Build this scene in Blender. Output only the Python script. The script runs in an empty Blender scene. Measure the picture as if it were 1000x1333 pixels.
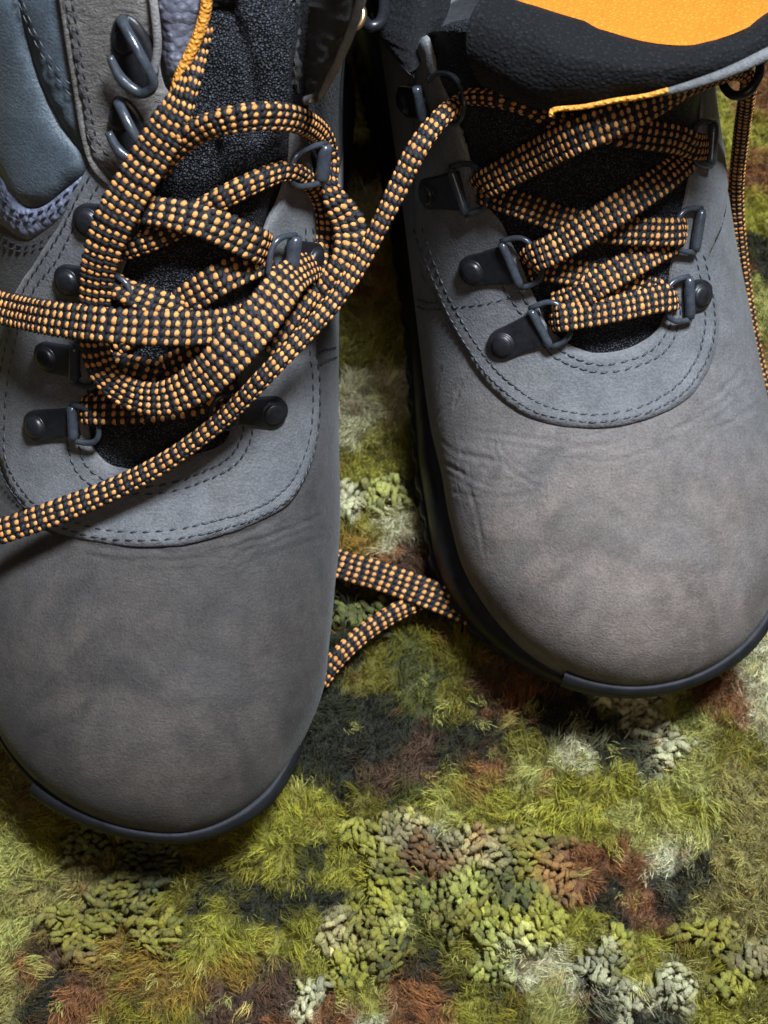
import bpy, math, random
import numpy as np
from mathutils import Vector
from mathutils.bvhtree import BVHTree
from mathutils.geometry import delaunay_2d_cdt
sc = bpy.context.scene
rng = np.random.default_rng(7); random.seed(7)

# ------------------------------------------------------------------ camera, world, lamps (lengths in cm, stored in m)
TH = math.radians(20); DIST = 54.0; FPX = 2350.0
AT = np.array([0, 0, 5.0]); CAM = AT + DIST*np.array([0, -math.sin(TH), math.cos(TH)])
FW = (AT-CAM)/DIST; RT = np.array([1.0, 0, 0]); UP = np.cross(RT, FW)
cd = bpy.data.cameras.new('camera'); co = bpy.data.objects.new('camera', cd); sc.collection.objects.link(co)
co.location = CAM*.01; co.rotation_euler = (TH, 0, 0)
cd.sensor_fit = 'HORIZONTAL'; cd.sensor_width = 36; cd.lens = 36*FPX/1000
cd.clip_start = .01; cd.clip_end = 50
cd.dof.use_dof = True; cd.dof.focus_distance = .50; cd.dof.aperture_fstop = 28
sc.camera = co
w = bpy.data.worlds.new('World'); sc.world = w; w.use_nodes = True
bg = w.node_tree.nodes['Background']; bg.inputs[0].default_value = (.92, .93, 1, 1); bg.inputs[1].default_value = .036
def lamp(name, loc, target, size, power, col):
    l = bpy.data.lights.new(name, 'AREA'); l.shape = 'RECTANGLE'; l.size = size[0]; l.size_y = size[1]
    l.energy = power; l.color = col
    o = bpy.data.objects.new(name, l); sc.collection.objects.link(o); o.location = loc
    o.rotation_euler = (Vector(target)-Vector(loc)).to_track_quat('-Z', 'Y').to_euler()
lamp('window_light', (.33, .27, 1.48), (0, .02, .05), (.28, .26), 71, (.80, .90, 1.0))
lamp('room_light', (.1, -.9, 1.7), (0, 0, 0), (.8, .6), 5, (1.0, .80, .62))
sc.view_settings.view_transform = 'Standard'; sc.view_settings.look = 'None'
sc.view_settings.exposure = 0; sc.view_settings.gamma = 1

def ray(px, py):
    d = FW + RT*(px-500)/FPX + UP*(666.5-py)/FPX
    return d/np.linalg.norm(d)
def P(px, py, z):                       # the point of the place at height z seen at a pixel of the photograph
    d = ray(px, py); return CAM + d*((z-CAM[2])/d[2])

# ------------------------------------------------------------------ materials
def mat(name, col, rough=.6, spec=.5, metal=0, sheen=0, coat=0):
    m = bpy.data.materials.new(name); m.use_nodes = True; b = m.node_tree.nodes['Principled BSDF']
    b.inputs['Base Color'].default_value = (*col, 1); b.inputs['Roughness'].default_value = rough
    b.inputs['Specular IOR Level'].default_value = spec; b.inputs['Metallic'].default_value = metal
    b.inputs['Sheen Weight'].default_value = sheen; b.inputs['Coat Weight'].default_value = coat
    return m
class NT:
    def __init__(s, m): s.m = m; s.t = m.node_tree; s.b = s.t.nodes['Principled BSDF']; s.co = s.n('ShaderNodeTexCoord').outputs['Object']
    def n(s, ty, **k):
        x = s.t.nodes.new(ty)
        for a, v in k.items(): setattr(x, a, v)
        return x
    def l(s, a, b): s.t.links.new(a, b)
    def mapped(s, scale, rot=(0, 0, 0)):
        x = s.n('ShaderNodeMapping'); x.inputs['Scale'].default_value = scale; x.inputs['Rotation'].default_value = rot
        s.l(s.co, x.inputs['Vector']); return x.outputs[0]
    def noise(s, scale, detail=4, rough=.55, vec=None, dist=0):
        x = s.n('ShaderNodeTexNoise'); x.inputs['Scale'].default_value = scale; x.inputs['Detail'].default_value = detail
        x.inputs['Roughness'].default_value = rough; x.inputs['Distortion'].default_value = dist
        s.l(vec or s.co, x.inputs['Vector']); return x.outputs['Fac']
    def voro(s, scale, vec=None, feat='F1'):
        x = s.n('ShaderNodeTexVoronoi', feature=feat); x.inputs['Scale'].default_value = scale
        s.l(vec or s.co, x.inputs['Vector']); return x.outputs['Distance']
    def ramp(s, f, stops):
        x = s.n('ShaderNodeValToRGB'); e = x.color_ramp.elements
        while len(e) < len(stops): e.new(.5)
        for q, (p, c) in zip(e, stops): q.position = p; q.color = (*c, 1) if hasattr(c, '__len__') else (c, c, c, 1)
        s.l(f, x.inputs[0]); return x.outputs[0]
    def mix(s, a, b, f, mode='MIX'):
        x = s.n('ShaderNodeMix', data_type='RGBA', blend_type=mode)
        for v, i in ((f, 0), (a, 6), (b, 7)):
            if isinstance(v, bpy.types.NodeSocket): s.l(v, x.inputs[i])
            else: x.inputs[i].default_value = v if i == 0 else (*v, 1)
        return x.outputs[2]
    def math(s, op, a, b=0):
        x = s.n('ShaderNodeMath', operation=op)
        for v, i in ((a, 0), (b, 1)):
            if isinstance(v, bpy.types.NodeSocket): s.l(v, x.inputs[i])
            else: x.inputs[i].default_value = v
        return x.outputs[0]
    def bump(s, h, dist, strength=1):
        x = s.n('ShaderNodeBump'); x.inputs['Distance'].default_value = dist; x.inputs['Strength'].default_value = strength
        if hasattr(s, 'last'): s.l(s.last, x.inputs['Normal'])
        s.l(h, x.inputs['Height']); s.last = x.outputs[0]; s.l(s.last, s.b.inputs['Normal'])

def leather(name, c1, c2, c3, rough=.72, wrinkle=.5, stain=.6, instep=None):
    m = mat(name, c1, rough, .28, sheen=.06); t = NT(m); t.b.inputs['Sheen Roughness'].default_value = .45
    big = t.noise(26, 5, .6, dist=.6); mid = t.noise(140, 5, .65); fine = t.noise(1500, 2, .6)
    c = t.mix(c1, c2, t.ramp(big, [(.40, 0), (.60, 1)]))
    c = t.mix(c, c3, t.math('MULTIPLY', t.ramp(t.noise(34, 5, .62, dist=1.0), [(.44, 0), (.68, 1)]), stain))
    if instep:
        sp = t.n('ShaderNodeSeparateXYZ'); t.l(t.co, sp.inputs[0]); g = t.math('ADD', sp.outputs[1], t.math('MULTIPLY', t.math('SUBTRACT', t.noise(22, 4), .5), .05))
        c = t.mix(c, instep, t.math('MULTIPLY', t.ramp(t.math('ADD', t.math('MULTIPLY', g, 6), .5), [(.34, 0), (.70, 1)]), .85))
    c = t.mix(c, t.ramp(mid, [(.25, .72), (.75, 1.25)]), 1, 'MULTIPLY')
    c = t.mix(c, t.ramp(fine, [(.25, .70), (.8, 1.32)]), 1, 'MULTIPLY')
    t.l(c, t.b.inputs['Base Color'])
    v = t.mapped((170, 420, 300), (0, 0, .5))
    t.bump(t.noise(1, 5, .7, vec=v, dist=1.5), .0011*wrinkle)
    t.bump(t.voro(750, feat='DISTANCE_TO_EDGE'), .00010); t.bump(fine, .00016)
    return m
M = {}
M['leather'] = leather('nubuck_leather', (.100, .085, .079), (.132, .104, .090), (.046, .038, .034), wrinkle=.2, instep=(.104, .106, .113))
M['shaded'] = leather('shaded_nubuck_leather', (.034, .029, .027), (.050, .040, .034), (.016, .013, .012), wrinkle=.2, stain=.8, instep=(.052, .049, .050))  # left boot's nubuck: same stained leather, darkened to paint in its shade
M['facing'] = leather('facing_leather', (.100, .101, .108), (.120, .118, .121), (.082, .080, .083), wrinkle=.22)
M['brown'] = leather('brown_leather', (.125, .112, .104), (.165, .148, .136), (.06, .052, .048), wrinkle=1)
M['darkleather'] = leather('dark_leather', (.020, .018, .018), (.030, .026, .024), (.010, .009, .009), .85)
M['panel'] = leather('smooth_panel', (.055, .070, .085), (.070, .086, .100), (.044, .054, .066), .45, .15)
M['edge'] = leather('cut_edge', (.16, .155, .155), (.22, .21, .20), (.09, .08, .08), .9)
def rubber(name, c, rough=.5):
    m = mat(name, c, rough, .22); t = NT(m); t.bump(t.noise(900, 3), .0001); t.bump(t.noise(120, 3), .0004)
    t.l(t.ramp(t.noise(200, 4), [(.3, tuple(.7*x for x in c)), (.75, tuple(1.6*x for x in c))]), t.b.inputs['Base Color'])
    return m
M['rubber'] = rubber('black_rubber', (.012, .012, .014)); M['rand'] = rubber('rand_rubber', (.010, .010, .013), .62)
def knit(name, c1, c2, scale, glint, dist=.0005):
    m = mat(name, c1, .75, .22, sheen=.02); t = NT(m)
    v = t.voro(scale, vec=t.mapped((1, 1.25, 1.1), (.2, 0, .3))); n = t.noise(scale*1.3, 2)
    t.l(t.mix(c1, c2, t.ramp(t.math('ADD', t.math('MULTIPLY', v, .8), t.math('MULTIPLY', n, .6)), [(.42, 1), (.62, 0)])), t.b.inputs['Base Color'])
    t.bump(v, -dist) if False else t.bump(t.math('SUBTRACT', 1, v), dist); t.bump(n, .0003)
    t.b.inputs['Roughness'].default_value = glint
    return m
M['tongue'] = knit('tongue_mesh', (.003, .003, .004), (.075, .082, .105), 1450, .5, .0007)
M['padding'] = knit('tongue_padding', (.002, .002, .0025), (.008, .009, .012), 800, .85, .0003)
M['lining'] = knit('orange_lining', (.50, .13, .008), (.66, .19, .014), 900, .85, .00025)
M['orange'] = knit('orange_binding', (.55, .22, .03), (.85, .40, .07), 900, .8)
M['collar'] = knit('collar_mesh', (.10, .10, .13), (.20, .20, .25), 420, .7)
M['meshband'] = knit('mesh_band', (.11, .12, .17), (.17, .18, .25), 420, .6, .0004)
def metal(name, c, rough):
    m = mat(name, c, rough, .4, 0); t = NT(m); t.bump(t.noise(700, 3), .00006)
    t.l(t.ramp(t.noise(500, 4, .7), [(.3, tuple(.75*x for x in c)), (.72, tuple(1.5*x for x in c))]), t.b.inputs['Base Color'])
    t.l(t.ramp(t.noise(300, 4), [(.3, rough*.75), (.7, rough*1.25)]), t.b.inputs['Roughness']); return m
M['metal'] = metal('black_painted_metal', (.009, .009, .011), .38)
M['wire'] = metal('gunmetal_wire', (.030, .034, .042), .24)
M['thread'] = mat('stitch_thread', (.016, .019, .028), .5, .6)
M['brass'] = mat('antique_brass', (.45, .30, .16), .3, .5, .9)
M['lace_black'] = mat('lace_black_yarn', (.009, .008, .010), .65, .3)
m = mat('lace_orange_yarn', (.75, .36, .09), .7, .25, sheen=.03); t = NT(m)
t.l(t.ramp(t.noise(260, 3, .6), [(.3, (.42, .17, .042)), (.7, (.62, .29, .085))]), t.b.inputs['Base Color']); t.bump(t.noise(2500, 2), .0002)
M['lace_orange'] = m
t = NT(M['lace_black']); t.bump(t.noise(2500, 2), .0002)

# ------------------------------------------------------------------ object helpers
def link(name, me, material, parent=None, org=None):
    o = bpy.data.objects.new(name, me); sc.collection.objects.link(o)
    for mm in (material if isinstance(material, (list, tuple)) else [material]): me.materials.append(mm)
    if parent: o.parent = parent
    return o
def mesh(name, V, F, material, parent=None, smooth=True, midx=None):
    V = np.asarray(V, float).reshape(-1, 3)*.01
    q = parent
    while q is not None: V = V-np.array(q.location); q = q.parent
    me = bpy.data.meshes.new(name)
    if isinstance(F, np.ndarray):
        k = F.shape[1]; me.vertices.add(len(V)); me.vertices.foreach_set('co', V.ravel())
        me.loops.add(F.size); me.loops.foreach_set('vertex_index', F.ravel().astype(np.int32))
        me.polygons.add(len(F)); me.polygons.foreach_set('loop_start', np.arange(0, F.size, k, dtype=np.int32))
        me.polygons.foreach_set('loop_total', np.full(len(F), k, dtype=np.int32)); me.update(calc_edges=True)
    else: me.from_pydata([tuple(v) for v in V], [], F)
    if smooth: me.polygons.foreach_set('use_smooth', [True]*len(me.polygons))
    o = link(name, me, material, parent)
    if midx is not None: me.polygons.foreach_set('material_index', np.asarray(midx, np.int32))
    me.update(); return o
def tag(o, label=None, cat=None, group=None, kind=None):
    for k, v in (('label', label), ('category', cat), ('group', group), ('kind', kind)):
        if v: o[k] = v
    return o
def empty(name, loc):
    o = bpy.data.objects.new(name, None); sc.collection.objects.link(o); o.location = np.array(loc)*.01; o.empty_display_size = .02; return o
def unit(v): v = np.asarray(v, float); return v/(np.linalg.norm(v, axis=-1, keepdims=True)+1e-12)
def crom(K, t):                                       # Catmull-Rom through knots K (n,d) at parameters t in 0..n-1
    K = np.asarray(K, float); n = len(K); t = np.clip(t, 0, n-1-1e-9); i = t.astype(int); f = (t-i)[:, None]
    g = lambda j: K[np.clip(j, 0, n-1)]
    a, b, c, d = g(i-1), g(i), g(i+1), g(i+2)
    return .5*((2*b)+(c-a)*f+(2*a-5*b+4*c-d)*f*f+(3*b-a-3*c+d)*f**3)
def ccurve(K, step, closed=False):
    K = np.asarray(K, float)
    if closed: K2 = np.vstack([K[-1:], K, K[:2]]); t = np.linspace(1, len(K)+1, len(K)*24, endpoint=False); X = crom(K2, t)
    else: X = crom(K, np.linspace(0, len(K)-1, len(K)*24))
    if closed: X = np.vstack([X, X[:1]])
    d = np.r_[0, np.cumsum(np.linalg.norm(np.diff(X[:, :3], axis=0), axis=1))]
    n = max(3, int(round(d[-1]/step)))
    s = np.linspace(0, d[-1], n, endpoint=not closed)
    return np.stack([np.interp(s, d, X[:, k]) for k in range(X.shape[1])], 1)
def gridfaces(a, b, wrap=False):
    i = np.arange(a-1)[:, None]; j = np.arange(b if wrap else b-1)[None]; j2 = (j+1) % b
    return np.stack([i*b+j, i*b+j2, (i+1)*b+j2, (i+1)*b+j], -1).reshape(-1, 4)
class Bag:                                            # collects pieces that make ONE part
    def __init__(s): s.V = []; s.F = []; s.M = []; s.n = 0
    def add(s, V, F, m=0):
        F = np.asarray(F); s.V.append(np.asarray(V, float)); s.F.append(F+s.n); s.M.append(np.full(len(F), m)); s.n += len(V)
    def build(s, name, material, parent=None):
        return mesh(name, np.vstack(s.V), np.vstack(s.F), material, parent, True, np.concatenate(s.M))
def tube_arr(path, r, k=10, closed=False):
    path = np.asarray(path, float); n = len(path); T = unit(np.gradient(path, axis=0)) if not closed else unit(np.roll(path, -1, 0)-np.roll(path, 1, 0))
    N = np.zeros_like(path); ref = np.array([0, 0, 1.]) if abs(T[0][2]) < .9 else np.array([1., 0, 0])
    N[0] = unit(ref-T[0]*ref.dot(T[0]))
    for i in range(1, n): v = N[i-1]-T[i]*N[i-1].dot(T[i]); N[i] = unit(v)
    B = np.cross(T, N); a = np.linspace(0, 2*np.pi, k, endpoint=False); r = np.broadcast_to(r, (n,))
    V = path[:, None]+r[:, None, None]*(np.cos(a)[None, :, None]*N[:, None]+np.sin(a)[None, :, None]*B[:, None])
    F = gridfaces(n, k, True)
    if closed: j = np.arange(k); F = np.vstack([F, np.stack([(n-1)*k+j, (n-1)*k+(j+1) % k, (j+1) % k, j], 1)]); return V.reshape(-1, 3), F
    V = np.vstack([V.reshape(-1, 3), path[:1], path[-1:]]); j = np.arange(k); j2 = (j+1) % k
    F = np.vstack([F, np.stack([j2, j, np.full(k, n*k), np.full(k, n*k)], 1)[:, [0, 1, 2, 2]], np.stack([(n-1)*k+j, (n-1)*k+j2, np.full(k, n*k+1), np.full(k, n*k+1)], 1)])
    return V, F
def clean(F): return [tuple(dict.fromkeys(f)) for f in F.tolist()]
def tube(name, path, r, material, parent, k=10, closed=False):
    V, F = tube_arr(path, r, k, closed); return mesh(name, V, clean(F), material, parent)

# ------------------------------------------------------------------ the boot body: a lofted last that everything is laid on
class Last:
    def __init__(s, tip, yaw, K, lean=0):
        s.K = np.array(K, float); s.n = len(K); s.tip = np.array(tip, float); s.yaw = yaw; s.lean = lean
        d = np.linalg.norm(np.diff(s.K[:, :2], axis=0), axis=1); s.arc = np.r_[0, np.cumsum(d)]
        nu, nv = 360, 300; s.nu, s.nv = nu, nv
        s.ug = np.linspace(.02, s.n-1, nu); s.vg = np.linspace(-np.pi, np.pi, nv)
        U, Vv = np.meshgrid(s.ug, s.vg, indexing='ij'); X = s.S(U.ravel(), Vv.ravel()); s.X = X
        s.F = gridfaces(nu, nv); s.bvh = BVHTree.FromPolygons([tuple(x) for x in X], s.F.tolist())
    def S(s, u, v):
        k = crom(s.K, np.asarray(u, float)); T = k[:, 0:2]; B = k[:, 2:4]; f = k[:, 4:5]; O = T+(B-T)*f
        c, sn = np.cos(v), np.sin(v); n = np.where(c > 0, k[:, 7], k[:, 8]); e = 2/n
        W = np.where(sn > 0, k[:, 6], k[:, 5]); x = k[:, 9]+np.sign(sn)*np.abs(sn)**e*np.maximum(W, .01)
        q = np.abs(c)**e; YZ = O+np.where((c > 0)[:, None], T-O, B-O)*q[:, None]
        y, z = YZ[:, 0], YZ[:, 1]; x = x+s.lean*np.maximum(z-3, 0)
        cy, sy = math.cos(s.yaw), math.sin(s.yaw)
        return np.stack([s.tip[0]+x*cy-y*sy, s.tip[1]+x*sy+y*cy, z], 1)
    def loc(s, x, y, z):
        cy, sy = math.cos(s.yaw), math.sin(s.yaw); x = x+s.lean*np.maximum(np.asarray(z)-3, 0)
        return np.stack(np.broadcast_arrays(s.tip[0]+x*cy-y*sy, s.tip[1]+x*sy+y*cy, z), -1)
    def N(s, u, v):
        e = .02; a = s.S(np.clip(u+e, 0, s.n-1), v)-s.S(np.clip(u-e, .02, s.n-1), v); b = s.S(u, v+e)-s.S(u, v-e)
        return unit(np.cross(b, a))
    def hit(s, px, py):
        d = ray(px, py); l, n, i, dd = s.bvh.ray_cast(Vector(CAM), Vector(d))
        if l is None: return None
        a, b = divmod(i, s.nv-1)
        p00, p01, p10 = s.X[a*s.nv+b], s.X[a*s.nv+b+1], s.X[(a+1)*s.nv+b]; q = np.array(l)-p00
        E = np.stack([p10-p00, p01-p00], 1); fa, fb = np.linalg.lstsq(E, q, rcond=None)[0]
        fa, fb = np.clip([fa, fb], 0, 1)
        return (s.ug[a]+fa*(s.ug[1]-s.ug[0]), s.vg[b]+fb*(s.vg[1]-s.vg[0]))
    def m(s, u, v): return np.stack([np.interp(u, np.arange(s.n), s.arc), np.asarray(v)*5.], -1)     # to flat cm
    def im(s, q): return np.interp(q[:, 0], s.arc, np.arange(s.n)), q[:, 1]/5.
    def pts(s, L):                                     # list of pixels / ('s',u,deg) -> flat cm
        r = []
        for p in L:
            if p[0] == 's': r.append(s.m(p[1], math.radians(p[2])))
            else:
                h = s.hit(*p[:2])
                if h is None: print('MISS', p); continue
                r.append(s.m(*h))
        return np.array(r)
    def at(s, px, py, h=0):
        k = s.hit(px, py)
        if k is None: print('MISS at', px, py); return P(px, py, 5), np.array([0, 0, 1.])
        u, v = np.array([k[0]]), np.array([k[1]]); n = s.N(u, v)[0]
        return s.S(u, v)[0]+n*h, n
def dseg(Q, A, closed=False):                         # distance of points Q to polyline A
    B = np.roll(A, -1, 0) if closed else A[1:]; A0 = A if closed else A[:-1]; out = np.full(len(Q), 1e9)
    for i in range(0, len(Q), 20000):
        q = Q[i:i+20000, None]; ab = (B-A0)[None]; t = np.clip(((q-A0[None])*ab).sum(-1)/((ab**2).sum(-1)+1e-12), 0, 1)
        out[i:i+20000] = np.sqrt((((q-A0[None]-ab*t[..., None])**2).sum(-1)).min(1))
    return out
def inside(Q, A):
    x, y = Q[:, 0], Q[:, 1]; r = np.zeros(len(Q), bool)
    for (x0, y0), (x1, y1) in zip(A, np.roll(A, -1, 0)):
        c = ((y0 > y) != (y1 > y)); r ^= c & (x < (x1-x0)*(y-y0)/(y1-y0+1e-15)+x0)
    return r
def vnoise(Q, sc_, seed=0):                           # smooth value noise in 2-D
    r = np.random.default_rng(seed).random((64, 64)); q = Q/sc_; i = np.floor(q).astype(int); f = q-i; f = f*f*(3-2*f)
    g = lambda a, b: r[a % 64, b % 64]
    return ((g(i[:, 0], i[:, 1])*(1-f[:, 0])+g(i[:, 0]+1, i[:, 1])*f[:, 0])*(1-f[:, 1])+(g(i[:, 0], i[:, 1]+1)*(1-f[:, 0])+g(i[:, 0]+1, i[:, 1]+1)*f[:, 0])*f[:, 1])*2-1
def patch(L, name, poly, h, material, parent, sp=.16, edge=.09, hf=None, smooth_poly=True, low=-.08, rough=.012):
    K = L.pts(poly); A = ccurve(K, .14, True) if smooth_poly else K
    A = A+rough*np.stack([vnoise(A, .25, 3), vnoise(A+9, .25, 4)], 1)
    lo, hi = A.min(0), A.max(0); gx, gy = np.meshgrid(np.arange(lo[0], hi[0], sp), np.arange(lo[1], hi[1], sp*.9))
    gx[::2] += sp/2; Q = np.stack([gx.ravel(), gy.ravel()], 1); Q = Q[inside(Q, A)]; dd = dseg(Q, A, True); Q = Q[dd > sp*.55]
    n = len(A); ins = []
    C = A.mean(0)
    pts = [Vector(p) for p in A]+[Vector(p) for p in Q]
    vo, _, fo, *_ = delaunay_2d_cdt(pts, [(i, (i+1) % n) for i in range(n)], [], 1, 1e-5, False)
    V2 = np.array([tuple(v) for v in vo]); d = dseg(V2, A, True)
    hh = h*(.55+.45*np.sqrt(np.clip(d/edge, 0, 1)*(2-np.clip(d/edge, 0, 1)))) + .012*vnoise(V2, .9, 5)
    if hf is not None: hh = hh+hf(V2, d)
    u, v = L.im(V2); X = L.S(u, v)+L.N(u, v)*hh[:, None]
    fo = np.array([tuple(f) for f in fo if len(f) == 3]); fo = fo[inside(V2[fo].mean(1), A)]; F = [tuple(f) for f in fo.tolist()]
    # make winding outward and add the cut edge
    f0 = np.array(F[:400]); nn = np.cross(X[f0[:, 1]]-X[f0[:, 0]], X[f0[:, 2]]-X[f0[:, 0]]); uu, vv = L.im(V2[f0[:, 0]])
    if (nn*L.N(uu, vv)).sum() < 0: F = [f[::-1] for f in F]
    ed = {}
    for f in F:
        for a, b in zip(f, f[1:]+f[:1]):
            if (b, a) in ed: del ed[(b, a)]
            else: ed[(a, b)] = 1
    bi = sorted({a for e in ed for a in e}); mp = {a: len(X)+i for i, a in enumerate(bi)}
    ub, vb = L.im(V2[bi]); XB = L.S(ub, vb)+L.N(ub, vb)*low
    nf = len(F); F += [(b, a, mp[a], mp[b]) for a, b in ed]
    o = mesh(name, np.vstack([X, XB]), F, material, parent)
    if isinstance(material, (list, tuple)): o.data.polygons.foreach_set('material_index', [0]*nf+[1]*(len(F)-nf))
    return o
def stitch(L, bag, line, h, off=0, pitch=.27, ln=.25, r=.030):
    K = L.pts(line); A = ccurve(K, pitch); T = unit(np.gradient(A, axis=0)); Nn = np.stack([-T[:, 1], T[:, 0]], 1)
    A = A+Nn*off+Nn*(vnoise(A, .8, 8)*.02)[:, None]
    u, v = L.im(A); X = L.S(u, v); N = L.N(u, v)
    D = unit(np.gradient(X, axis=0)); B = np.cross(N, D)
    for i in range(len(A)):
        e = .10*rng.normal(); d = unit(D[i]+B[i]*(.16+e)); b = np.cross(N[i], d); c = X[i]+N[i]*(h+.008)
        z, rr = np.array([-.5, -.3, 0, .3, .5]), np.array([.35, .9, 1, .9, .35]); a = np.arange(6)*np.pi/3
        V = c+d*(z*ln)[:, None, None]+(rr*r)[:, None, None]*(b*np.cos(a)[:, None]+N[i]*np.sin(a)[:, None])[None] + N[i]*(-.02*(np.abs(z)*2)**2)[:, None, None]
        bag.add(V.reshape(-1, 3), gridfaces(5, 6, True))

FH = .13                                               # how far the lace facing stands proud of the vamp
def toe(d, Lt=6., n=2.): return (1-(1-min(d/Lt, 1))**n)**(1/n)
def table(W, zf, upper, wl=None, wr=None):
    K = []
    for d in (0, .06, .22, .5, .9, 1.5, 2.3, 3.4, 4.8, 6.4, 8.0):
        zt = np.interp(d, *zf) if d > 0 else 3.3; w_ = toe(d)*W
        K.append([d, zt, d, 1.8 if d > 0 else 3.2, None, (wl or W)/W*w_, (wr or W)/W*w_, 2.15, 3.2, 0])
        K[-1][4] = (zt-min(3.3, zt-.05))/(zt-K[-1][3])
    return K+upper

# heights along the toe box (d from the toe tip, z)
zf = ([0, .06, .22, .5, .9, 1.5, 2.3, 3.4, 4.8, 6.4, 8.0], [3.3, 3.75, 4.3, 4.85, 5.3, 5.8, 6.2, 6.55, 6.85, 7.2, 7.8])
#        Ty   Tz    By   Bz    f    wl   wr  nt  nb  xc
upR = [[9.5, 8.8, 10.0, 1.8, .75, 5.25, 5.25, 2.1, 3, .0],
       [10.8, 10.2, 13., 1.8, .68, 5.1, 5.1, 2.1, 3, .0],
       [11.9, 11.7, 18., 1.8, .55, 4.9, 4.9, 2.2, 3, .0],
       [12.8, 13.3, 24., 1.9, .48, 4.7, 4.7, 2.3, 3, .0],
       [13.5, 15.0, 28., 4.5, .45, 4.7, 4.6, 2.4, 2.6, .0],
       [14.0, 16.6, 28.5, 9.5, .45, 4.7, 4.6, 2.4, 2.4, .0],
       [14.4, 18.3, 27.8, 14., .45, 4.7, 4.6, 2.4, 2.4, .0],
       [14.6, 19.2, 27.5, 16.5, .45, 4.7, 4.6, 2.4, 2.4, .0]]
RL = Last((8.35, -4.85, 0), .18, table(5.25, zf, upR), lean=-.03)
upL = [[9.5, 8.7, 10.0, 1.8, .75, 6.4, 4.35, 2.1, 3, .0],
       [10.8, 10., 13., 1.8, .68, 6.5, 4.1, 2.1, 3, .0],
       [12.2, 11.6, 18., 1.8, .55, 6.8, 3.7, 2.2, 3, .1],
       [13.6, 13.2, 24., 1.9, .48, 7.2, 3.35, 2.3, 3, .2],
       [15.2, 14.8, 28., 4.5, .45, 7.6, 3.0, 2.4, 2.6, .4],
       [17.0, 17.0, 29.5, 8.5, .45, 7.8, 3.0, 2.4, 2.4, .6],
       [18.8, 19.2, 30.0, 12.5, .45, 7.8, 3.0, 2.4, 2.4, .8],
       [20.2, 21.2, 30.5, 16.0, .45, 7.8, 3.0, 2.4, 2.4, 1.]]
LL = Last((-6.5, -9.3, 0), -.08, table(5.0, zf, upL, 6.3, 4.4), lean=.03)

def body(L, parent, throat, creases, name='upper'):
    u = np.r_[np.linspace(0, .9, 14)**2*1.0, np.linspace(.82, 3, 40, endpoint=False), np.linspace(3, 13.2, 290, endpoint=False), np.linspace(13.2, L.n-1, 50)]
    v = np.radians(np.r_[np.linspace(-180, -112, 24, endpoint=False), np.linspace(-112, 112, 300, endpoint=False), np.linspace(112, 180, 25)]); nu, nv = len(u), len(v); U, Vv = np.meshgrid(u, v, indexing='ij'); U, Vv = np.maximum(U.ravel(), .012), Vv.ravel()
    Q = L.m(U, Vv); X = L.S(U, Vv); N = L.N(U, Vv); h = .03*vnoise(Q, 1.6, 1)*np.clip(U/4, 0, 1)
    A = ccurve(L.pts(throat), .2, True); front = np.cos(Vv) > -.2
    d = np.full(len(Q), 1.); d[front] = dseg(Q[front], A, True)*np.where(inside(Q[front], A), -1, 1)
    h -= .55*np.clip((.15-d)/.4, 0, 1)
    cj = np.random.default_rng(3); more = []
    for pts, dep, sg in creases:
        more.append((pts, dep*.42, sg*.50))
        for k_ in range(3): more.append(([(x+cj.uniform(-14, 14), y+cj.uniform(-16, 16)) for x, y in pts], dep*cj.uniform(.12, .32), sg*cj.uniform(.35, .5)))
    for pts, dep, sg in more:
        C = ccurve(L.pts(pts), .3); lo, hi = C.min(0)-.8, C.max(0)+.8
        k = ((Q > lo) & (Q < hi)).all(1); dd = dseg(Q[k], C); h[k] += dep*(-np.exp(-(dd/sg)**2)+.45*np.exp(-((dd-2.2*sg)/sg)**2))
    X = X+N*h[:, None]
    F = gridfaces(nu, nv); ind = (d < .1)[F].all(1); uf, vf = U[F[:, 0]], Vv[F[:, 0]]; ind |= (uf > 14.9) if L is RL else ((uf > 14.2) & (vf > .3)) | (uf > 16.5)&(vf > -.3); cut = ((uf > 14.6) & (np.abs(vf) < 1.35)) if L is RL else np.zeros(len(F), bool)  # black upper shaft: padding, plus the shade of the gap put into the colour
    return mesh(name, X, F[~cut], [M['leather'] if L is RL else M['shaded'], M['padding']], parent, True, ind[~cut].astype(int))

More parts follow.
